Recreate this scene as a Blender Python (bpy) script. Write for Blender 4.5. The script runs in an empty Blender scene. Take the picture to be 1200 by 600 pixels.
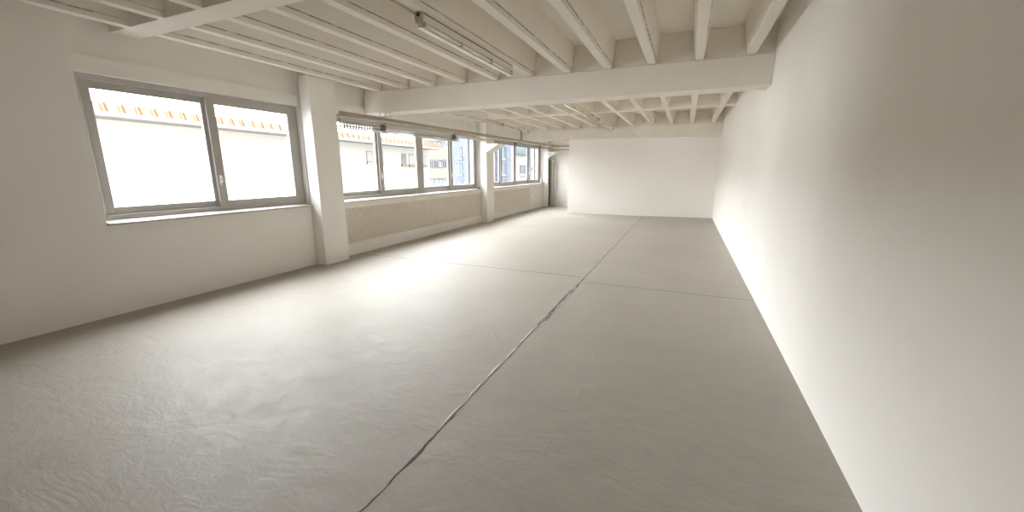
import bpy, bmesh, math, random
from mathutils import Vector, Matrix
random.seed(7)
S = bpy.context.scene
C = S.collection

# ------------------------------------------------------------------ camera
YAW, PITCH, ROLL, FPX, EYE = -0.4079, -0.214, -0.0012, 464.33, 1.5
fw = Vector((math.sin(YAW)*math.cos(PITCH), math.cos(YAW)*math.cos(PITCH), math.sin(PITCH)))
rt0 = Vector((math.cos(YAW), -math.sin(YAW), 0)); up0 = rt0.cross(fw)
rt = math.cos(ROLL)*rt0 + math.sin(ROLL)*up0
up = -math.sin(ROLL)*rt0 + math.cos(ROLL)*up0
cam = bpy.data.cameras.new('camera'); cam.sensor_width = 36; cam.lens = FPX*36/1200
cam.clip_start = .02; cam.clip_end = 500
co = bpy.data.objects.new('camera', cam); C.objects.link(co)
m = Matrix((rt, up, -fw)).transposed().to_4x4(); m.translation = (0, 0, EYE); co.matrix_world = m
S.camera = co

# ------------------------------------------------------------------ materials
def nt(name):
    mt = bpy.data.materials.new(name); mt.use_nodes = True
    return mt, mt.node_tree, mt.node_tree.nodes['Principled BSDF']

def paint(name, col, rough=.6, var=.04, scale=3.0, bump=.0, bscale=40, metal=0.0, spec=.5, grime=None, stretch=(1, 1, 1)):
    mt, t, b = nt(name); n = t.nodes; L = t.links
    b.inputs['Roughness'].default_value = rough; b.inputs['Metallic'].default_value = metal
    b.inputs['Specular IOR Level'].default_value = spec
    tc = n.new('ShaderNodeTexCoord'); mp = n.new('ShaderNodeMapping'); mp.inputs['Scale'].default_value = stretch
    L.new(tc.outputs['Object'], mp.inputs['Vector'])
    nz = n.new('ShaderNodeTexNoise'); nz.inputs['Scale'].default_value = scale; nz.inputs['Detail'].default_value = 6
    L.new(mp.outputs['Vector'], nz.inputs['Vector'])
    cr = n.new('ShaderNodeValToRGB')
    cr.color_ramp.elements[0].position = .3; cr.color_ramp.elements[1].position = .7
    cr.color_ramp.elements[0].color = (*[c*(1-var) for c in col], 1)
    cr.color_ramp.elements[1].color = (*[min(1, c*(1+var)) for c in col], 1)
    L.new(nz.outputs['Fac'], cr.inputs['Fac'])
    out = cr.outputs['Color']
    if grime:
        n2 = n.new('ShaderNodeTexNoise'); n2.inputs['Scale'].default_value = 28; n2.inputs['Detail'].default_value = 8
        L.new(mp.outputs['Vector'], n2.inputs['Vector'])
        r2 = n.new('ShaderNodeValToRGB'); r2.color_ramp.elements[0].position = .69; r2.color_ramp.elements[1].position = .74
        L.new(n2.outputs['Fac'], r2.inputs['Fac'])
        mx = n.new('ShaderNodeMixRGB'); mx.inputs['Color2'].default_value = (*grime, 1)
        L.new(r2.outputs['Color'], mx.inputs['Fac']); L.new(out, mx.inputs['Color1']); out = mx.outputs['Color']
    L.new(out, b.inputs['Base Color'])
    if bump:
        n3 = n.new('ShaderNodeTexNoise'); n3.inputs['Scale'].default_value = bscale; n3.inputs['Detail'].default_value = 5
        L.new(mp.outputs['Vector'], n3.inputs['Vector'])
        bp = n.new('ShaderNodeBump'); bp.inputs['Strength'].default_value = bump; bp.inputs['Distance'].default_value = .01
        L.new(n3.outputs['Fac'], bp.inputs['Height']); L.new(bp.outputs['Normal'], b.inputs['Normal'])
    return mt

M = {}
M['wall'] = paint('white_wall_paint', (.88, .86, .82), .7, .015, 2, .05, 60)
M['part'] = paint('white_board_paint', (.92, .905, .875), .65, .012, 1.2, .04, 50)
M['conc'] = paint('white_painted_concrete', (.80, .755, .685), .75, .03, 2.5, .18, 22, grime=(.66, .58, .48))
M['slab'] = paint('white_painted_slab', (.80, .755, .685), .75, .03, 1.8, .12, 14)
M['cover'] = paint('cream_radiator_paint', (.80, .755, .69), .5, .02, 3)
M['pipe'] = paint('beige_pipe_paint', (.50, .43, .33), .5, .06, 6)
M['wpipe'] = paint('white_pipe_paint', (.72, .70, .66), .4, .04, 6)
M['galv'] = paint('galvanised_steel', (.46, .45, .43), .38, .08, 20, metal=.6)
M['dark'] = paint('dark_steel', (.15, .14, .125), .5, .1, 20)
M['alu'] = paint('grey_window_frame', (.46, .44, .415), .4, .03, 8)
M['lampbody'] = paint('cream_lamp_enamel', (.77, .72, .63), .35, .02, 6)
M['lampend'] = paint('grey_lamp_cap', (.48, .45, .39), .45, .04, 10)
M['tube'] = paint('unlit_white_tube', (.93, .91, .87), .15, .01, 5)
M['crack'] = paint('dirt_in_crack', (.33, .28, .22), .9, .3, 40)
M['black'] = paint('black_rubber', (.015, .015, .015), .5, .1, 10)
M['filler'] = paint('pale_joint_filler', (.46, .45, .43), .30, .1, 30, .5, 60)
M['gap'] = paint('dark_joint_gap', (.085, .075, .062), .8, .3, 30)
M['tile'] = paint('orange_roof_tile', (.36, .195, .12), .8, .14, 5)
M['render'] = paint('white_outdoor_render', (.40, .375, .335), .8, .03, 1)
M['gutter'] = paint('white_gutter', (0.3, 0.3, 0.3), .5, .02, 2)
M['soffit'] = paint('pale_brown_soffit', (0.23, 0.208, 0.186), .8, .04, 2)
M['cream'] = paint('cream_outdoor_render', (0.189, 0.166, 0.13), .8, .03, .5)
M['tower'] = paint('grey_blue_cladding', (0.131, 0.148, 0.183), .7, .03, .6, stretch=(4, 4, .2))
M['bluetrim'] = paint('blue_window_trim', (0.077, 0.15, 0.227), .5, .05, 3)
M['shutter'] = paint('pale_shutter', (0.265, 0.254, 0.225), .6, .03, 3, stretch=(1, 1, 12))
M['darkglass'] = paint('dark_window_glass', (.055, .058, .07), .3, .2, 1.2, spec=.15)
M['paleglass'] = paint('pale_window_glass', (0.151, 0.179, 0.202), .12, .15, 1.2)
M['teal'] = paint('teal_glass', (0.168, 0.218, 0.224), .15, .06, .6)
M['asphalt'] = paint('street_asphalt', (.25, .25, .26), .9, .1, 1)
M['ochre'] = paint('ochre_stone_sill', (0.202, 0.158, 0.106), .8, .05, 2)

def floor_material():
    mt, t, b = nt('grey_sealed_concrete'); n = t.nodes; L = t.links
    tc = n.new('ShaderNodeTexCoord')
    def noise(sc, det, scale=(1, 1, 1), rot=0, dist=0, rough=.55):
        mp = n.new('ShaderNodeMapping'); mp.inputs['Scale'].default_value = scale; mp.inputs['Rotation'].default_value = (0, 0, rot)
        L.new(tc.outputs['Object'], mp.inputs['Vector'])
        z = n.new('ShaderNodeTexNoise'); z.inputs['Scale'].default_value = sc; z.inputs['Detail'].default_value = det
        z.inputs['Distortion'].default_value = dist; z.inputs['Roughness'].default_value = rough
        L.new(mp.outputs['Vector'], z.inputs['Vector']); return z.outputs['Fac']
    def ramp(src, p0, c0, p1, c1):
        r = n.new('ShaderNodeValToRGB'); e = r.color_ramp.elements
        e[0].position = p0; e[0].color = (*c0, 1); e[1].position = p1; e[1].color = (*c1, 1)
        L.new(src, r.inputs['Fac']); return r.outputs['Color']
    big = noise(.7, 4, dist=.6); mid = noise(5, 8, (1, 1.6, 1), .5, .8); fine = noise(60, 6)
    c1 = ramp(big, .3, FLOOR_A, .7, FLOOR_B)
    c2 = ramp(mid, .35, (.95, .95, .95), .7, (1.04, 1.04, 1.04))
    mx = n.new('ShaderNodeMixRGB'); mx.blend_type = 'MULTIPLY'; mx.inputs['Fac'].default_value = 1
    L.new(c1, mx.inputs['Color1']); L.new(c2, mx.inputs['Color2'])
    # small dark scuffs
    sc = ramp(noise(14, 10, (1, 2.2, 1), .9, 1.5, .7), .66, (0, 0, 0), .74, (.45, .45, .45))
    m2 = n.new('ShaderNodeMixRGB'); m2.inputs['Color2'].default_value = (.30, .27, .23, 1)
    L.new(sc, m2.inputs['Fac']); L.new(mx.outputs['Color'], m2.inputs['Color1'])
    L.new(m2.outputs['Color'], b.inputs['Base Color'])
    rr = ramp(mid, .3, (FR0,)*3, .75, (FR1,)*3); L.new(rr, b.inputs['Roughness'])
    b.inputs['Specular IOR Level'].default_value = FSPEC
    def bump(src, strength, dist, prev=None):
        p = n.new('ShaderNodeBump'); p.inputs['Strength'].default_value = strength; p.inputs['Distance'].default_value = dist
        L.new(src, p.inputs['Height'])
        if prev: L.new(prev, p.inputs['Normal'])
        return p.outputs['Normal']
    b1 = bump(noise(1.8, 4, (1, 1.5, 1), .4, 1.2), .40, .022)
    b2 = bump(noise(9, 9, (1, 1.7, 1), -.35, .7, .68), .42, .009, b1)
    b3 = bump(fine, .22, .002, b2)
    L.new(b3, b.inputs['Normal'])
    return mt
FLOOR_A, FLOOR_B = (.385, .357, .312), (.425, .397, .350)
FR0, FR1, FSPEC = .50, .64, .27
M['floor'] = floor_material()

def glass_material():
    mt = bpy.data.materials.new('clear_window_glass'); mt.use_nodes = True
    t = mt.node_tree; n = t.nodes; L = t.links; n.clear()
    o = n.new('ShaderNodeOutputMaterial'); mx = n.new('ShaderNodeMixShader')
    lw = n.new('ShaderNodeLayerWeight'); lw.inputs['Blend'].default_value = .5
    pw = n.new('ShaderNodeMath'); pw.operation = 'POWER'; pw.inputs[1].default_value = 5
    ad = n.new('ShaderNodeMath'); ad.operation = 'MULTIPLY_ADD'; ad.inputs[1].default_value = .6; ad.inputs[2].default_value = .03
    L.new(lw.outputs['Facing'], pw.inputs[0]); L.new(pw.outputs[0], ad.inputs[0])
    a = n.new('ShaderNodeBsdfTransparent'); a.inputs['Color'].default_value = (.97, .98, .975, 1)
    g = n.new('ShaderNodeBsdfGlossy'); g.inputs['Roughness'].default_value = .02
    L.new(ad.outputs[0], mx.inputs['Fac']); L.new(a.outputs[0], mx.inputs[1]); L.new(g.outputs[0], mx.inputs[2]); L.new(mx.outputs[0], o.inputs['Surface'])
    return mt
M['glass'] = glass_material()

# ------------------------------------------------------------------ mesh helpers
def wpos(o):
    p = Vector(o.location)
    return p + wpos(o.parent) if o.parent else p
class MB:
    def __init__(s): s.v = []; s.f = []; s.smooth = []
    def quad(s, *p):
        i = len(s.v); s.v += [tuple(q) for q in p]; s.f.append(tuple(range(i, i+len(p)))); s.smooth.append(False); return s
    def box(s, x0, x1, y0, y1, z0, z1):
        i = len(s.v)
        s.v += [(x, y, z) for z in (z0, z1) for y in (y0, y1) for x in (x0, x1)]
        for q in ((0, 2, 3, 1), (4, 5, 7, 6), (0, 1, 5, 4), (2, 6, 7, 3), (0, 4, 6, 2), (1, 3, 7, 5)):
            s.f.append(tuple(i+k for k in q)); s.smooth.append(False)
        return s
    def prism_y(s, prof, y0, y1):          # profile of (x, z), extruded along y
        i = len(s.v); n = len(prof)
        s.v += [(x, y0, z) for x, z in prof] + [(x, y1, z) for x, z in prof]
        for k in range(n):
            j = (k+1) % n; s.f.append((i+k, i+j, i+n+j, i+n+k)); s.smooth.append(False)
        s.f.append(tuple(i+k for k in range(n))[::-1]); s.f.append(tuple(i+n+k for k in range(n))); s.smooth += [False, False]
        return s
    def prism(s, pts, vec):                # planar polygon of 3-D points, extruded by a vector
        i = len(s.v); n = len(pts); vec = Vector(vec)
        s.v += [tuple(p) for p in pts] + [tuple(Vector(p)+vec) for p in pts]
        for k in range(n):
            j = (k+1) % n; s.f.append((i+k, i+j, i+n+j, i+n+k)); s.smooth.append(False)
        s.f.append(tuple(i+k for k in range(n))[::-1]); s.f.append(tuple(i+n+k for k in range(n))); s.smooth += [False, False]
        return s
    def tube(s, pts, r, n=14):
        pts = [Vector(p) for p in pts]; rings = []
        for k, p in enumerate(pts):
            d = (pts[min(k+1, len(pts)-1)] - pts[max(k-1, 0)]).normalized()
            a = Vector((0, 0, 1)) if abs(d.z) < .9 else Vector((1, 0, 0))
            u = d.cross(a).normalized(); w = d.cross(u)
            rr = r[k] if isinstance(r, (list, tuple)) else r
            i = len(s.v); rings.append(i)
            s.v += [tuple(p + rr*(math.cos(2*math.pi*j/n)*u + math.sin(2*math.pi*j/n)*w)) for j in range(n)]
        for a, b in zip(rings, rings[1:]):
            for j in range(n):
                s.f.append((a+j, a+(j+1) % n, b+(j+1) % n, b+j)); s.smooth.append(True)
        s.f.append(tuple(rings[0]+j for j in range(n))); s.f.append(tuple(rings[-1]+j for j in range(n))[::-1]); s.smooth += [False, False]
        return s
    def build(s, name, mat, parent=None, origin=(0, 0, 0), bevel=0):
        me = bpy.data.meshes.new(name); ox, oy, oz = origin
        me.from_pydata([(x-ox, y-oy, z-oz) for x, y, z in s.v], [], s.f)
        bm = bmesh.new(); bm.from_mesh(me); bmesh.ops.recalc_face_normals(bm, faces=bm.faces[:]); bm.to_mesh(me); bm.free()
        for p, sm in zip(me.polygons, s.smooth): p.use_smooth = sm
        me.materials.append(M[mat]); o = bpy.data.objects.new(name, me); C.objects.link(o)
        o.location = origin
        if parent:
            o.parent = parent; o.location = Vector(origin) - wpos(parent)
        if bevel:
            bv = o.modifiers.new('bevel', 'BEVEL'); bv.width = bevel; bv.segments = 2; bv.limit_method = 'ANGLE'
        return o

def thing(name, label, cat, loc=(0, 0, 0), group=None):
    o = bpy.data.objects.new(name, None); o.empty_display_size = .1; C.objects.link(o); o.location = loc
    o['label'] = label; o['category'] = cat
    if group: o['group'] = group
    return o
def tag(o, label, cat, group=None):
    o['label'] = label; o['category'] = cat
    if group: o['group'] = group
    return o
def struct(o): o['kind'] = 'structure'; return o
TR = [0]
def trim(mb, mat, bevel=0):
    TR[0] += 1
    return struct(mb.build('trim_%d' % TR[0], mat, bevel=bevel))

# ------------------------------------------------------------------ dimensions (metres; camera foot at 0,0)
XW, XF, XR = -5.417, -5.56, 0.85          # parapet face, window plane, right wall
YN, YE = -2.6, 16.05                       # wall behind the camera, end wall of the niche
ZJ, ZS, ZB = 2.863, 3.21, 2.50             # joist underside, slab, beam underside
B1, B2 = (5.925, 6.28), (13.55, 13.90)     # the two big beams
RIBS = ((2.42, 2.66), (10.10, 10.33))
COLS = ((4.52, 5.0), (10.24, 10.72), (15.74, 16.05))

# ------------------------------------------------------------------ shell
fl = struct(MB().box(XF-.3, XR+.1, YN-.1, YE+.1, -.12, 0).build('floor', 'floor'))
struct(MB().box(XF-.3, XR+.2, YN-.2, YE+.2, ZS, ZS+.2).build('ceiling', 'slab'))
struct(MB().box(XR, XR+.15, YN-.1, YE+.1, 0, ZS).build('wall_right', 'wall'))
struct(MB().box(XF-.3, XR, YN-.15, YN, 0, ZS).build('wall_front', 'wall'))
struct(MB().box(XF-.3, XR, YE, YE+.15, 0, ZS).build('wall_far', 'wall'))
wl = MB()
WB = ((2.06, 4.52), (5.0, 10.24), (10.72, 15.74))        # window bays
ZT = 2.44                                  # window head
for a, b in WB:
    wl.box(XF-.16, XW, a, b, 0, .945)
    wl.box(XF-.16, XF+.08, a, b, ZT, 2.60); wl.box(XF-.16, XF+.03, a, b, 2.60, ZS)
wl.box(XF-.16, XW, YN, 2.06, 0, ZS); wl.box(XF-.16, XW, 4.52, 5.0, 0, ZS)
wl.box(XF-.16, XW, 10.24, 10.72, 0, ZS)
wl.box(XF-.16, XW, 15.74, YE, 0, ZS)
struct(wl.build('wall_left', 'wall'))

# partition of boards under the second beam, its left end free
pa = MB(); ang = math.atan2(.27, 2.9); n = 7; x = -3.745
pd = Vector((math.cos(ang), math.sin(ang), 0)); pn = Vector((-pd.y, pd.x, 0)); p0 = Vector((-3.745, 13.565, 0))
L_ = (XR - p0.x)/pd.x; st = 0
edges = [0, .62, 1.30, 1.98, 2.66, 3.34, 4.02, L_]
for a, b in zip(edges, edges[1:]):
    g0 = .0025 if a else 0
    q0 = p0 + pd*(a+g0); q1 = p0 + pd*(b)
    pa.prism([q0, q1, q1+pn*.10, q0+pn*.10], (0, 0, 2.50))
bk0, bk1 = p0 + pn*.006, p0 + pd*(L_-.01) + pn*.006
pa.prism([bk0+pd*.01, bk1, bk1+pn*.09, bk0+pd*.01+pn*.09], (0, 0, 2.499))
struct(pa.build('wall_back', 'part'))

# beams, cross ribs
for a, b in (B1, B2, (-1.69, -1.34)):
    mb = MB(); mb.box(XW-.05, XR, a, b, ZB, ZJ-.006); mb.box(XW-.05, XR, a+.028, b-.028, ZJ-.02, ZS)
    trim(mb, 'conc', .006)
for a, b in RIBS:
    mb = MB(); mb.prism([(XW-.05, a, ZJ), (XW-.05, b, ZJ), (XW-.05, b+.03, ZS), (XW-.05, a-.03, ZS)], (XR-XW+.05, 0, 0))
    trim(mb, 'conc')
# joists
def joist(xr, y0, y1):
    xl = xr-.097
    prof = [(xl, ZJ), (xr, ZJ), (xr+.006, ZJ+.045), (xr-.008, ZJ+.046), (xr-.006, ZJ+.053), (xr+.012, ZJ+.054), (xr+.052, ZS+.01),
            (xl-.052, ZS+.01), (xl-.012, ZJ+.054), (xl+.006, ZJ+.053), (xl+.008, ZJ+.046), (xl-.006, ZJ+.045)]
    mb = MB()
    # subdivided and slightly uneven along its length, like board-marked concrete
    k = max(2, int((y1-y0)/.35)); i0 = len(mb.v); n = len(prof)
    for j in range(k+1):
        y = y0+(y1-y0)*j/k
        dx, dz = random.uniform(-.003, .003), random.uniform(-.002, .0025)
        mb.v += [(px+(dx if pz < ZJ+.06 else 0), y, pz+(dz if pz < ZJ+.06 else 0)) for px, pz in prof]
    for j in range(k):
        for q in range(n):
            w = (q+1) % n
            mb.f.append((i0+j*n+q, i0+j*n+w, i0+(j+1)*n+w, i0+(j+1)*n+q)); mb.smooth.append(False)
    mb.f.append(tuple(i0+q for q in range(n))); mb.f.append(tuple(i0+k*n+q for q in range(n))); mb.smooth += [False]*2
    return trim(mb, 'conc')
SPANS = ((YN, -1.68), (-1.35, 2.42), (2.64, 5.94), (6.265, 10.10), (10.33, 13.56), (13.885, YE))
JX = [-5.081+.5727*k for k in range(11)]
for xr in JX:
    for a, b in SPANS:
        j_ = joist(xr, a, b)
        if a in (2.64, -1.35):          # broken hairline crack along the ledge of the nearer joists
            cr_ = MB(); y = a+.1
            while y < b-.3:
                ln = random.uniform(.03, .30); w_ = random.uniform(.0025, .006)
                zc = ZJ+.0455+random.uniform(-.001, .003)
                k_ = max(1, int(ln/.04))
                for i_ in range(k_):
                    ya, yb_ = y+ln*i_/k_, y+ln*(i_+1)/k_; dz = random.uniform(-.0015, .0015)
                    cr_.box(xr-.004, xr+.0095, ya, yb_, zc+dz, zc+dz+w_)
                y += ln+random.uniform(.01, .16)
            cr_.build('hairline_crack', 'crack', j_)

# columns on the window wall, with the haunch that carries the pipes
def column(y0, y1, bracket=True):
    mb = MB(); mb.box(XW-.02, -5.205, y0, y1, 0, ZJ)
    if bracket:
        pts = [(-5.21, y0, 1.98), (-4.86, y0, 2.17), (-4.86, y0, 2.21), (-5.21, y0, 2.23)]
        mb.prism(pts, (0, y1-y0, 0))
    return trim(mb, 'wall', .004)
column(*COLS[1]); column(*COLS[2]); column(*COLS[0], bracket=False)

# ------------------------------------------------------------------ windows
def window(n, y0, y1, cuts, handles=()):
    """outer frame with sashes between cuts; alternate sashes sit on two tracks"""
    z0, z1 = .985, ZT; fr = MB(); d = .06
    fr.box(XF-.08, XF+.03, y0, y0+d, z0, z1); fr.box(XF-.08, XF+.03, y1-d, y1, z0, z1)
    fr.box(XF-.08, XF+.03, y0+d, y1-d, z0, z0+.055); fr.box(XF-.08, XF+.03, y0+d, y1-d, z1-.055, z1)
    root = struct(fr.build('window_%d' % n, 'alu', bevel=.004))
    ys = [y0+d-.01] + list(cuts) + [y1-d+.01]
    for k, (a, b) in enumerate(zip(ys, ys[1:])):
        xo = XF+.008 if k % 2 else XF-.034
        a2, b2 = (a-.03 if k else a), (b+.03 if k < len(ys)-2 else b)
        w = .10; s = MB(); za, zb = z0+.05, z1-.05
        s.box(xo-.02, xo+.02, a2, a2+w, za, zb); s.box(xo-.02, xo+.02, b2-w, b2, za, zb)
        s.box(xo-.02, xo+.02, a2+w, b2-w, za, za+.08); s.box(xo-.02, xo+.02, a2+w, b2-w, zb-.08, zb)
        sash = s.build('sash', 'alu', root, bevel=.003)
        MB().box(xo-.004, xo+.004, a2+w-.01, b2-w+.01, za+.07, zb-.07).build('pane', 'glass', sash)
        if k % 2:
            h = MB(); h.box(xo+.02, xo+.03, a2+.02, a2+.05, 1.30, 1.44); h.box(xo+.03, xo+.055, a2+.025, a2+.045, 1.34, 1.36)
            h.tube([(xo+.052, a2+.035, 1.345), (xo+.052, a2+.035, 1.43)], .009, 8)
            h.build('window_handle', 'wpipe', sash)
    sl = MB(); sl.prism_y([(XF-.08, .945), (XW+.045, .945), (XW+.045, .965), (XF+.03, .99), (XF-.08, .99)], y0+.001, y1-.001)
    sl.build('window_sill', 'alu', root)
    return root
window(1, 5.003, 7.62, [6.31]); window(2, 7.62, 10.237, [8.90]); window(3, 10.723, 13.10, [11.93]); window(4, 13.10, 15.737, [14.42, 15.08])
window(5, 2.063, 4.517, [3.29])

# ------------------------------------------------------------------ radiator covers below the windows
def cover(y0, y1, yflat, label):
    t = thing('radiator_cover', label, 'radiator cover', (XW, (y0+y1)/2, 0), 'ribbed radiator covers under the windows')
    MB().box(XW, XW+.04, y0, y1, .845, .944).build('top_rail', 'cover', t, bevel=.003)
    rb = MB(); pitch = .046; k = int((yflat-y0-.02)/pitch); prof = []
    y = y0+.01
    for i in range(k):
        for dy, dx in ((0, .002), (.016, .002), (.021, .032), (.035, .032), (.040, .002)):
            prof.append((y+i*pitch+dy, XW+dx))
    prof.append((yflat, XW+.004))
    z0, z1 = .243, .85; base = len(rb.v)
    rb.v += [(xx, yy, z0) for yy, xx in prof] + [(xx, yy, z1) for yy, xx in prof]; n = len(prof)
    for i in range(n-1): rb.f.append((i, i+1, n+i+1, n+i)); rb.smooth.append(False)
    rb.box(XW, XW+.0035, y0, yflat, z0, z1)
    rb.build('ribbed_panel', 'cover', t)
    if yflat < y1-.1:
        MB().box(XW, XW+.018, yflat, y1, .243, .85).build('flat_panel', 'cover', t, bevel=.002)
        kn = MB(); kn.tube([(XW+.018, yflat+.18, .66), (XW+.032, yflat+.18, .66), (XW+.045, yflat+.18, .66)], [.018, .018, .012], 12); kn.build('knob', 'lampend', t)
    MB().box(XW, XW+.062, y0, y1, .205, .240).build('bottom_rail', 'cover', t, bevel=.004)
    MB().box(XW, XW+.04, y1-.03, y1, .243, .85).build('end_strip', 'cover', t, bevel=.003)
    return t
cover(5.01, 10.235, 10.2, 'long cream ribbed radiator cover under the nearer windows, running up to the white column')
cover(10.725, 15.735, 14.2, 'ribbed radiator cover under the farther windows, with a smooth end panel and small knob')

# ------------------------------------------------------------------ floor joints
def wob(amp, k): return [random.uniform(-amp, amp) for _ in range(k)]
def strip(mb, axis, c, s0, s1, w0, w1, z, step=.06, amp=.004, amp2=.003):
    """ragged flat strip along an axis at offset c"""
    k = max(2, int((s1-s0)/step)); off = 0; L = []
    for i in range(k+1):
        off = off*.7 + random.uniform(-amp, amp)
        w = random.uniform(w0, w1) * (.25 if i in (0, k) else 1)
        s = s0+(s1-s0)*i/k
        a, b = c+off-w/2+random.uniform(-amp2, amp2)*.5, c+off+w/2+random.uniform(-amp2, amp2)*.5
        L.append((a, b, s))
    for (a, b, s), (a2, b2, s2) in zip(L, L[1:]):
        if axis == 'y': mb.quad((a, s, z), (b, s, z), (b2, s2, z), (a2, s2, z))
        else: mb.quad((s, a, z), (s, b, z), (s2, b2, z), (s2, a2, z))
def ridge(mb, c, s0, s1, w, h, step=.05):
    k = max(2, int((s1-s0)/step)); off = 0; rows = []
    for i in range(k+1):
        off = off*.6 + random.uniform(-.003, .003); e = .15 if i in (0, k) else random.uniform(.35, 1.15)
        s = s0+(s1-s0)*i/k
        rows.append([(c+off-w*e/2, s, .0004), (c+off-w*e*.2, s, h*e), (c+off+w*e*.25, s, h*e*.8), (c+off+w*e/2, s, .0004)])
    for r, q in zip(rows, rows[1:]):
        for j in range(3): mb.quad(r[j], r[j+1], q[j+1], q[j])
XC = -1.2157
g = MB()
strip(g, 'y', XC, .2, 1.75, .004, .010, .001, .04, .004)
strip(g, 'y', XC+.010, 1.40, 1.9, .002, .009, .0012, .035, .006)
strip(g, 'y', XC+.004, 1.75, 5.0, .002, .005, .001, .05, .004)
strip(g, 'y', XC-.012, 3.45, 4.75, .003, .010, .0012, .05, .006)
strip(g, 'y', XC+.018, 3.5, 4.0, .003, .016, .0012, .045, .006)
strip(g, 'y', XC+.014, 4.3, 4.45, .012, .040, .0014, .04, .008)
strip(g, 'y', XC+.010, 4.6, 5.4, .006, .022, .0014, .06, .008)
strip(g, 'y', XC+.006, 5.4, 13.6, .006, .013, .001, .08, .006)
g.build('lengthwise_joint', 'gap', fl)
g = MB(); strip(g, 'x', 5.42, -5.40, -1.2, .010, .018, .001, .08, .008); g.build('crosswise_joint', 'gap', fl)
g = MB(); strip(g, 'x', 5.18, -1.2, .84, .007, .013, .001, .08, .007); g.build('crosswise_joint', 'gap', fl)
f2 = MB(); 
for a_, b_ in ((1.72, 2.02), (2.1, 2.32), (2.36, 2.62), (2.7, 2.95), (3.02, 3.4)): ridge(f2, XC-.014+random.uniform(-.006, .006), a_, b_, .026, .004)
ridge(f2, XC+.03, 3.4, 5.2, .022, .004); ridge(f2, XC-.028, 3.5, 4.9, .022, .005)
f2.build('joint_filler', 'filler', fl)
# shallow trowel creases raised in the coating
def crease(pts, w, h):
    mb = MB(); P = []
    for (x0, y0), (x1, y1) in zip(pts, pts[1:]):
        k = max(2, int(math.hypot(x1-x0, y1-y0)/.04))
        P += [Vector((x0+(x1-x0)*i/k+random.uniform(-.006, .006), y0+(y1-y0)*i/k+random.uniform(-.006, .006), 0)) for i in range(k)]
    rows = []
    for i, p in enumerate(P):
        d = (P[min(i+1, len(P)-1)]-P[max(i-1, 0)]).normalized(); q = Vector((-d.y, d.x, 0))
        e = random.uniform(.3, 1.1)*min(1, i/3, (len(P)-1-i)/3)+.02
        rows.append([tuple(p-q*w/2), tuple(p+Vector((0, 0, h*e))), tuple(p+q*w/2)])
    for r, t_ in zip(rows, rows[1:]):
        for j in range(2): mb.quad(r[j], r[j+1], t_[j+1], t_[j])
    o = mb.build('trowel_crease', 'floor', fl)
    for f_ in o.data.polygons: f_.use_smooth = True
for pts_ in (((-.565, 3.22), (-.57, 2.92), (-.54, 2.68)), ((-.547, 2.55), (-.56, 2.23)), ((-.576, 2.04), (-.585, 1.87), (-.58, 1.67)),
             ((-2.73, 4.11), (-2.78, 3.65), (-2.78, 3.33)),
             ((-1.43, 3.30), (-1.6, 3.55), (-1.9, 3.7)), ((-1.30, 3.68), (-1.55, 3.85), (-1.9, 3.95)), ((-1.35, 2.9), (-1.6, 3.2), (-2.0, 3.35))):
    crease(pts_, .022, .0018)

# ------------------------------------------------------------------ fluorescent lamps under the joists
def lamp(xc, y0, y1, label, detail=True):
    t = thing('fluorescent_lamp', label, 'ceiling lamp', (xc, (y0+y1)/2, ZJ), 'twin batten lamps under the joists')
    b = MB(); gp = -.0105
    prof = [(-.036, gp), (.0385, gp), (.034, -.066), (.012, -.074), (.008, -.118), (-.022, -.118), (-.030, -.066)]
    b.prism_y([(xc+px, ZJ+pz) for px, pz in prof], y0+.015, y1-.005)
    b.build('housing', 'lampbody', t, bevel=.002)
    MB().box(xc-.036, xc+.0375, y0+.02, y1-.02, ZJ-.011, ZJ+.004).build('shadow_gap_rail', 'dark' if detail else 'lampbody', t)  # near lamp: dark colour paints the shadow gap above the housing
    e = MB(); e.prism_y([(xc+px*1.06, ZJ+pz) for px, pz in [(-.042, 0), (.036, 0), (.034, -.085), (-.034, -.085)]], y0-.012, y0+.015)
    cap = e.build('end_cap', 'lampend', t, bevel=.003)
    h = MB(); h.tube([(xc, y0-.0125, ZJ-.022), (xc, y0-.016, ZJ-.022)], .016, 12); h.build('cable_hole', 'black', cap)
    r = MB(); r.prism_y([(xc-.030, ZJ-.116), (xc+.016, ZJ-.118), (xc+.018, ZJ-.124), (xc-.030, ZJ-.124)], y0, y1); r.build('reflector_lip', 'tube', t)
    cuts = [y0+.03, y0+(y1-y0)*.335, y0+(y1-y0)*.685, y1-.035]
    for a, c in zip(cuts, cuts[1:]):
        MB().tube([(xc+.028, a+.014, ZJ-.094), (xc+.028, c-.014, ZJ-.094)], .013, 12).build('tube', 'tube', t)
    for c in cuts:
        MB().box(xc+.006, xc+.044, c-.013, c+.013, ZJ-.112, ZJ-.070).build('lamp_holder', 'lampend' if detail else 'lampbody', t, bevel=.003)
    return t
LX = JX[5]-.0485-.029
lamp(LX, 3.24, 5.27, 'long fluorescent batten lamp under a near joist, in front of the big beam')
lamp(LX, 7.90, 10.03, 'fluorescent lamp in the right-hand row just beyond the big beam', False)
lamp(LX, 11.22, 13.35, 'fluorescent lamp in the right-hand row ending at the far beam above the white partition', False)
LX0 = JX[0]-.0485-.015
lamp(LX0, 7.90, 10.03, 'fluorescent lamp by the window wall just beyond the big beam', False)
lamp(LX0, 11.22, 13.35, 'fluorescent lamp by the window wall ending at the far beam', False)
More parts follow.
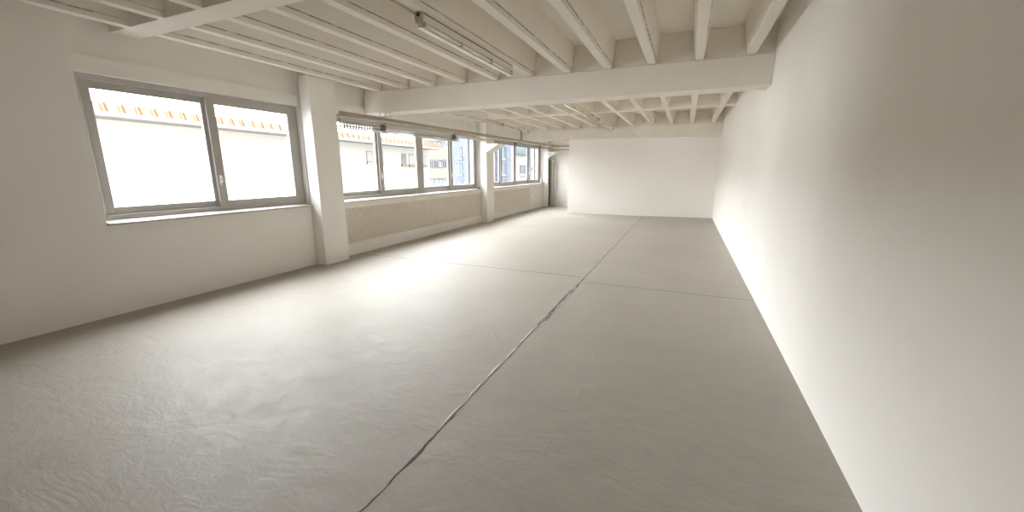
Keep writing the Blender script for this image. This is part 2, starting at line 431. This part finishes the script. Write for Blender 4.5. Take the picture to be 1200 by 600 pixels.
def conduit(x, y0, y1, z, label):
    mb = MB(); mb.tube([(x, y0, z), (x, (y0+y1)/2, z-.003), (x, y1, z)], .009, 10)
    o = mb.build('conduit', 'pipe', None, (x, y0, z))
    t = tag(o, label, 'conduit', 'lamp conduits')
    for yy in (y0+(y1-y0)*.3, y0+(y1-y0)*.75):
        MB().box(x-.012, x+.012, yy-.012, yy+.012, z-.012, z+.014).build('clip', 'pipe', o, (x, yy, z))
    return o
conduit(LX-.028, .6, 3.226, ZJ-.012, 'thin beige conduit along the near joist leading to the closest lamp')
conduit(LX+.01, 10.036, 11.204, ZJ-.012, 'short conduit between the two right-hand lamps beyond the beam')
conduit(LX0+.01, 10.036, 11.204, ZJ-.012, 'short conduit between the two lamps along the window wall')

# ------------------------------------------------------------------ pipes along the windows
PA, PB = Vector((-5.26, 2.0, 2.385)), Vector((-4.76, 15.45, 2.395))
def along(y, dx=0, dz=0):
    k = (y-PA.y)/(PB.y-PA.y); p = PA.lerp(PB, k); return Vector((p.x+dx, y, p.z+dz))
mb = MB(); mb.tube([along(5.02), along(15.3), along(15.41, .03), along(15.45, .10), Vector((-4.2, 15.47, 2.40)), Vector((-2.9, 15.47, 2.40))], .036, 16)
up_ = tag(mb.build('heating_pipe', 'pipe', None, tuple(along(5.0))), 'thick beige heating pipe running above the windows, uppermost of the pipes, turning at the niche', 'pipe')
for y in (11.9,):
    MB().tube([along(y-.06), along(y+.06)], .045, 16).build('coupling', 'galv', up_, tuple(along(y)))
mb = MB(); mb.tube([along(5.02, .02, -.105), along(10.15, .02, -.125)], .034, 16)
lo_ = tag(mb.build('white_pipe', 'wpipe', None, tuple(along(5.02, .02, -.1))), 'white pipe just under the beige pipe, ending in a flange at the column bracket', 'pipe')
MB().tube([along(10.15, .02, -.125), along(10.20, .02, -.125)], .045, 16).build('flange', 'galv', lo_, tuple(along(10.15, .02, -.125)))
mb = MB(); mb.tube([along(10.22, .02, -.115), along(15.3, .02, -.125), along(15.42, .06, -.125), Vector((-4.3, 15.52, 2.27)), Vector((-2.9, 15.52, 2.27))], .022, 14)
th_ = tag(mb.build('thin_pipe', 'galv', None, tuple(along(10.22, .02, -.115))), 'thin grey pipe with dark couplings running from the column to behind the partition', 'pipe')
for y in (11.55, 13.6):
    c = MB(); c.tube([along(y-.06, .02, -.12), along(y+.06, .02, -.12)], .034, 12); c.box(*[v for v in (along(y).x+.0, along(y).x+.045, y-.03, y+.03, along(y).z-.16, along(y).z-.07)])
    c.build('coupling', 'dark', th_, tuple(along(y, .02, -.12)))
c = MB(); c.tube([(-4.22, 15.52, 2.27), (-4.05, 15.52, 2.27)], .036, 12); c.build('coupling', 'dark', th_, (-4.2, 15.52, 2.27))

# perforated cable tray under the white pipe
t = thing('cable_tray', 'perforated grey cable tray hanging under the white pipe before the nearer windows', 'cable tray', tuple(along(6.6, .03, -.20)))
tr0, tr1 = 5.0, 8.35
for dx in (-.02, .06):
    mb = MB(); mb.tube([along(tr0, dx, -.148), along(tr1, dx, -.165)], .008, 6); mb.tube([along(tr0, dx, -.222), along(tr1, dx, -.232)], .009, 6)
    mb.build('side_rail', 'wpipe', t, tuple(along(tr0, dx, -.2)))
mb = MB(); y = tr0+.03; 
while y < tr1:
    p = along(y)
    for xx in (p.x-.024, p.x+.056):
        mb.box(xx, xx+.008, y-.011, y+.011, p.z-.224, p.z-.150)
        mb.box(xx, xx+.008, y+.011, y+.051, p.z-.196, p.z-.178)
    mb.box(p.x-.024, p.x+.064, y-.018, y+.018, p.z-.230, p.z-.222); y += .062
mb.build('perforated_web', 'galv', t, tuple(along(tr0, 0, -.2)))
def clamp(y, label):
    p = along(y)
    t = thing('pipe_clamp', label, 'pipe clamp', (p.x+.05, y, p.z-.2), 'clamps on the cable tray')
    a = MB(); a.box(p.x+.080, p.x+.122, y-.045, y+.045, p.z-.20, p.z-.115); a.box(p.x+.080, p.x+.13, y-.06, y-.03, p.z-.215, p.z-.10); a.build('clamp_block', 'dark', t, bevel=.006)
    b = MB(); b.box(p.x+.080, p.x+.12, y-.07, y+.07, p.z-.255, p.z-.216); b.build('clamp_foot', 'wpipe', t, bevel=.006)
    c = MB(); c.tube([(p.x+.10, y+.02, p.z-.22), (p.x+.10, y+.02, p.z-.07)], .008, 8); c.build('bolt', 'dark', t)
clamp(5.86, 'dark pipe clamp on the cable tray near the left window pane, nearest the camera')
clamp(8.12, 'dark pipe clamp at the far end of the cable tray')
def hanger(y, label, zt=ZJ):
    p = along(y); zt_ = zt
    t = thing('pipe_hanger', label, 'pipe hanger', (p.x, y, p.z+.05), 'hangers over the beige pipe')
    for dx in (-.06, .06, .17):
        MB().box(p.x+dx-.007, p.x+dx+.007, y-.007, y+.007, p.z+.04, zt_).build('hanger_rod', 'wpipe', t)
    MB().box(p.x-.078, p.x+.188, y-.018, y+.018, p.z+.0365, p.z+.05).build('cross_bar', 'wpipe', t)
    MB().box(p.x-.078, p.x+.188, y-.018, y+.018, zt_-.008, zt_).build('top_plate', 'wpipe', t)
hanger(5.97, 'pipe hanger in front of the left window pane, under the big beam', ZB)
hanger(8.85, 'three-rod pipe hanger over the middle of the nearer windows')
hanger(12.05, 'pipe hanger just past the column bracket')
hanger(15.2, 'farthest pipe hanger, beside the free end of the partition')

# ------------------------------------------------------------------ niche: riser pipe, dark strip, small things
t = thing('riser_pipe', 'white vertical riser pipe with valves in the niche beside the partition', 'pipe', (-5.06, 15.92, 0))
mb = MB(); mb.tube([(-5.07, 15.93, 0), (-5.07, 15.93, 1.86), (-5.09, 15.90, 1.96), (-5.17, 15.80, 2.06), (-5.19, 15.68, 2.13)], .032, 14); mb.build('pipe_run', 'wpipe', t)
mb = MB(); mb.tube([(-4.96, 15.96, 0), (-4.96, 15.96, 1.85)], .018, 12); mb.build('pipe_run', 'wpipe', t)
for z in (.38, 1.12, 1.86):
    v = MB(); v.box(-5.12, -4.92, 15.90, 15.985, z-.03, z+.03); b = v.build('valve_body', 'wpipe', t, bevel=.01)
    w = MB(); w.tube([(-4.96, 15.91, z), (-4.93, 15.86, z), (-4.92, 15.845, z)], [.012, .012, .032], 12); w.build('valve_knob', 'galv', b)
mb = MB(); mb.box(-5.197, -5.15, 15.86, 15.94, .02, 1.90)  # plain dark strip standing upright in the niche
tag(mb.build('dark_strip', 'dark', None, (-5.17, 15.9, 0)), 'dark upright strip between the last column and the white riser pipe', 'cable channel')
mb = MB(); mb.tube([(XW-.03, 15.60, .974), (XW-.03, 15.60, 1.03), (XW-.03, 15.60, 1.06), (XW-.03, 15.60, 1.10)], [.045, .045, .03, .028], 14)
o = tag(mb.build('white_bottle', 'wpipe', None, (XW-.03, 15.6, .974)), 'small white bottle at the far end of the window sill', 'bottle')
MB().tube([(XW-.03, 15.60, 1.10), (XW-.03, 15.60, 1.125)], .03, 12).build('cap', 'wpipe', o, (XW-.03, 15.6, 1.1))
mb = MB(); mb.box(XW-.03, XW+.005, 10.13, 10.19, .968, 1.005)
o = tag(mb.build('black_latch', 'black', None, (XW, 10.16, .97), bevel=.006), 'small black latch on the window sill beside the column', 'latch')
MB().tube([(XW+.005, 10.16, .985), (XW+.02, 10.16, .985)], .01, 8).build('pin', 'dark', o, (XW, 10.16, .985))
mb = MB(); mb.tube([(-1.63, 13.5505, 2.555), (-1.63, 13.53, 2.555), (-1.63, 13.515, 2.555)], [.032, .032, .018], 14)
o = tag(mb.build('sensor', 'wpipe', None, (-1.63, 13.55, 2.555)), 'small round white sensor on the far beam above the partition', 'sensor')
MB().tube([(-1.66, 13.549, 2.585), (-1.66, 13.54, 2.585)], .014, 10).build('sensor_eye', 'dark', o, (-1.66, 13.55, 2.585))

# ------------------------------------------------------------------ outside: street and the houses across it
GZ = -9.0
tag(MB().box(-75, -6.4, -25, 75, GZ-.3, GZ).build('street', 'asphalt', None, (-30, 20, GZ)), 'grey street far below the windows', 'street')['kind'] = 'structure'
def ray(px, py): return fw + (px-600)/FPX*rt - (py-300)/FPX*up
def hit(px, py, P, N):
    d = ray(px, py); o = Vector((0, 0, EYE)); return o + d*((P-o).dot(N)/d.dot(N))
class Facade:
    """a vertical facade plane: u runs along it, n points outwards"""
    def __init__(s, P, ang):
        s.P = Vector(P); s.u = Vector((math.cos(ang), math.sin(ang), 0)); s.n = Vector((s.u.y, -s.u.x, 0))
    def uz(s, px, py):
        h = hit(px, py, s.P, s.n); return ((h-s.P).dot(s.u), h.z)
    def pt(s, u, z, d=0): return s.P + s.u*u + s.n*d + Vector((0, 0, z))
    def slab(s, mb, u0, u1, z0, z1, d0, d1):
        mb.prism([s.pt(u0, z0, d0), s.pt(u1, z0, d0), s.pt(u1, z1, d0), s.pt(u0, z1, d0)], s.n*(d1-d0)); return mb
    def win(s, parent, u0, u1, z0, z1, frame, glass, sill=None, f=.07, mull=True, dp=.05):
        mb = MB()
        s.slab(mb, u0, u0+f, z0, z1, -.02, dp); s.slab(mb, u1-f, u1, z0, z1, -.02, dp)
        s.slab(mb, u0, u1, z0, z0+f, -.02, dp); s.slab(mb, u0, u1, z1-f, z1, -.02, dp)
        if mull: s.slab(mb, (u0+u1)/2-f/2, (u0+u1)/2+f/2, z0, z1, -.02, dp)
        w = mb.build('window', frame, parent)
        s.slab(MB(), u0+f/2, u1-f/2, z0+f/2, z1-f/2, -.02, .02).build('pane', glass, w)
        if sill: s.slab(MB(), u0-.06, u1+.06, z0-.12, z0, -.02, .12).build('sill', sill, w)
        return w
# white house with the tiled eave
FA = Facade((-17.0, 14.0, 0), math.radians(96))
uE, _ = FA.uz(502.5, 190); _, zE = FA.uz(431, 166.5); uS = -12.0
t = thing('white_house', 'white rendered house with orange tiled eave outside the left windows', 'house', tuple(FA.pt(0, GZ)))
FA.slab(MB(), uS, uE, GZ, zE, -8, 0).build('wall', 'render', t)
e = MB(); FA.slab(e, uS-.5, uE+.55, zE-.12, zE-.02, -8, .75); e.build('soffit', 'soffit', t)
e = MB(); e.prism([FA.pt(uS-.5, zE-.10, .72), FA.pt(uS-.5, zE-.10, .86), FA.pt(uS-.5, zE+.02, .86), FA.pt(uS-.5, zE+.02, .72)], FA.u*(uE-uS+1.05)); e.build('gutter', 'gutter', t)
r = MB(); k = 60; du = (uE-uS+1.05)/k
for i in range(k):
    u = uS-.5+du*i
    r.prism([FA.pt(u+.01, zE-.02, .84), FA.pt(u+.01, zE+.27, .74), FA.pt(u+.01, zE+.27, .3), FA.pt(u+.01, zE-.02, .3)], FA.u*(du-.02))
    r.prism([FA.pt(u+.3*du, zE+.01, .87), FA.pt(u+.3*du, zE+.30, .77), FA.pt(u+.3*du, zE+.30, .3), FA.pt(u+.3*du, zE+.01, .3)], FA.u*(du*.4))
FA.slab(r, uS-.5, uE+.55, zE-.02, zE+.24, -8, .32)
r.build('roof', 'tile', t)
def winpx(F, parent, px0, px1, py0, py1, frame, glass, sill=None, **k):
    a, zt = F.uz(px0, py0); b, zb = F.uz(px1, py1); zt2 = F.uz((px0+px1)/2, py0)[1]; zb2 = F.uz((px0+px1)/2, py1)[1]
    return F.win(parent, a, b, zb2, zt2, frame, glass, sill, **k)
winpx(FA, t, 429, 437.5, 177, 190, 'ochre', 'shutter', 'shutter', mull=False, f=.05, dp=.022)
winpx(FA, t, 446, 449.5, 178, 192, 'ochre', 'shutter', 'shutter', mull=False, f=.05, dp=.022)
winpx(FA, t, 470, 476.5, 180, 192.7, 'ochre', 'darkglass', 'ochre', mull=False, f=.05, dp=.022)
winpx(FA, t, 478.7, 485.5, 180.5, 193.7, 'ochre', 'shutter', 'ochre', mull=False, f=.05, dp=.022)
winpx(FA, t, 494, 499.5, 182, 194, 'ochre', 'shutter', 'ochre', mull=False, f=.05, dp=.022)
for a, b in ((474, 480), (483.5, 489), (451, 453.5)):
    winpx(FA, t, a, b, 220, 223, 'shutter', 'darkglass', mull=False, f=.05)
# further windows on the lower floors
for i in range(3):
    FA.win(t, -9+i*4.2, -7.7+i*4.2, -4.2, -2.2, 'shutter', 'darkglass', 'ochre')
# cream house behind
FB = Facade((-26, 42, 0), 0)
t = thing('cream_house', 'cream balcony-banded apartment house between the white house and the blue tower', 'house', tuple(FB.pt(-6, GZ)))
u0 = FB.uz(492, 180)[0]; u1 = FB.uz(532, 180)[0]
zz = lambda F, px, *ys: [F.uz(px, y)[1] for y in ys]
zb = zz(FB, 514, 158.5, 164.5, 174.5, 187, 198, 208.5, 222)
FB.slab(MB(), u0, u1, GZ, zb[0]+.5, -7, -.55).build('wall', 'gutter', t)
for a, b in ((zb[1], zb[0]+.6), (zb[3], zb[2]), (zb[5], zb[4])):
    FB.slab(MB(), u0-.2, u1, a, b, -.55, 0).build('balcony_band', 'cream', t)
FB.slab(MB(), u0-.2, u1, GZ, zb[6]-1.2, -.55, 0).build('balcony_band', 'cream', t)
FB.P = FB.P - FB.n*.53; FBW = FB
for (zt, zl), gl in (((zb[1], zb[2]), 'paleglass'), ((zb[3], zb[4]), 'darkglass'), ((zb[5], zb[6]), 'teal')):
    for a, b in ((503, 507), (508, 513.5), (515, 517), (518, 523.5), (524, 529)):
        FB.win(t, FB.uz(a, 180)[0], FB.uz(b, 180)[0], zl+.12, zt-.15, 'gutter', gl)
# blue grey tower
FC = Facade((-18, 34, 0), 0)
t = thing('blue_tower', 'tall grey-blue apartment tower with blue framed windows', 'tower', tuple(FC.pt(0, GZ)))
u0 = FC.uz(529.5, 190)[0]; u1 = FC.uz(604, 190)[0]
FC.slab(MB(), u0, u1, GZ, 14, -6, 0).build('wall', 'tower', t)
rows = [(172.7, 185.5), (191.5, 204.5), (211, 223)]
for (a, b) in ((535.3, 541.5), (588.3, 592.8)):
    for j, (p, q) in enumerate(rows):
        wd = winpx(FC, t, a+j*.4, b+j*.4, p, q, 'bluetrim', 'shutter', 'gutter', f=.07, mull=False, dp=.03)
        FC.slab(MB(), *(lambda m_: (m_-.05, m_+.05))((FC.uz(a+j*.4, p)[0]+FC.uz(b+j*.4, p)[0])/2), FC.uz(a, q)[1], FC.uz(a, p)[1], .02, .06).build('blue_shutter', 'bluetrim', wd)
for j, (p, q) in enumerate(rows[2:]):
    winpx(FC, t, 543.5, 549, p, q, 'bluetrim', 'shutter', 'gutter', f=.07, mull=False, dp=.03)
for px in (548.5, 580):
    u = FC.uz(px, 190)[0]; d = MB(); d.tube([FC.pt(u, GZ, .1), FC.pt(u, 13.5, .1)], .07, 8); d.build('downpipe', 'gutter', t)
# white house right of the tower and the teal glazed block
FD = Facade((-12, 29, 0), 0)
t = thing('far_white_house', 'white house with one grey window right of the blue tower', 'house', tuple(FD.pt(0, GZ)))
u0 = FD.uz(603.5, 190)[0]; u1 = FD.uz(623, 190)[0]; zc = FD.uz(611, 181)[1]
FD.slab(MB(), u0, u1, GZ, zc, -4, 0).build('wall', 'render', t)
FD.slab(MB(), u0-.2, u1+.2, zc, zc+1.6, -4, .3).build('roof', 'paleglass', t)
winpx(FD, t, 608.5, 617, 193, 204, 'gutter', 'paleglass', 'gutter')
FE = Facade((-9, 23.5, 0), 0)
t = thing('teal_block', 'teal glazed block seen through the last window pane', 'building', tuple(FE.pt(0, GZ)))
u0 = FE.uz(618.5, 190)[0]; u1 = FE.uz(645, 190)[0]
FE.slab(MB(), u0, u1, GZ, 9, -5, 0).build('glazing', 'teal', t)
mb = MB()
for i in range(12): FE.slab(mb, u0, u1, GZ+1.5*i, GZ+1.5*i+.12, 0, .08)
for i in range(6): FE.slab(mb, u0+(u1-u0)*i/5-.05, u0+(u1-u0)*i/5+.05, GZ, 9, 0, .08)
mb.build('glazing_bars', 'gutter', t)

# ------------------------------------------------------------------ light: bright overcast sky through the windows
SKY_FRONT, SKY_BACK = 3.4, .3
w = bpy.data.worlds.new('overcast_sky'); S.world = w; w.use_nodes = True
n = w.node_tree.nodes; L = w.node_tree.links; bg = n['Background']
# sky set bright beyond the houses, dim behind this building, to darken the facades
tc = n.new('ShaderNodeTexCoord'); dt = n.new('ShaderNodeVectorMath'); dt.operation = 'DOT_PRODUCT'
dt.inputs[1].default_value = (-.77, .64, 0); L.new(tc.outputs['Generated'], dt.inputs[0])
mr = n.new('ShaderNodeMapRange'); mr.interpolation_type = 'SMOOTHSTEP'
for k_, v_ in (('From Min', -.35), ('From Max', .6), ('To Min', SKY_BACK), ('To Max', SKY_FRONT)): mr.inputs[k_].default_value = v_
L.new(dt.outputs['Value'], mr.inputs['Value']); L.new(mr.outputs['Result'], bg.inputs['Strength'])
bg.inputs['Color'].default_value = (.955, .965, 1, 1)
def portal(y0, y1):
    l = bpy.data.lights.new('window_daylight', 'AREA'); l.shape = 'RECTANGLE'; l.size = y1-y0; l.size_y = ZT-1.0
    l.cycles.is_portal = True
    o = bpy.data.objects.new('window_daylight', l); C.objects.link(o)
    o.location = (XF-.12, (y0+y1)/2, (ZT+1.0)/2); o.rotation_euler = (math.pi/2, 0, -math.pi/2)
for a, b in WB: portal(a, b)

S.view_settings.view_transform = 'Standard'; S.view_settings.look = 'None'; S.view_settings.gamma = 1
S.view_settings.use_curve_mapping = False
S.view_settings.exposure = 3.3
cy = S.cycles
cy.use_denoising = True
try: cy.denoiser = 'OPENIMAGEDENOISE'
except Exception: pass
cy.max_bounces = 14; cy.diffuse_bounces = 12; cy.glossy_bounces = 4; cy.transparent_max_bounces = 12
cy.caustics_reflective = False; cy.caustics_refractive = False
cy.sample_clamp_indirect = 6
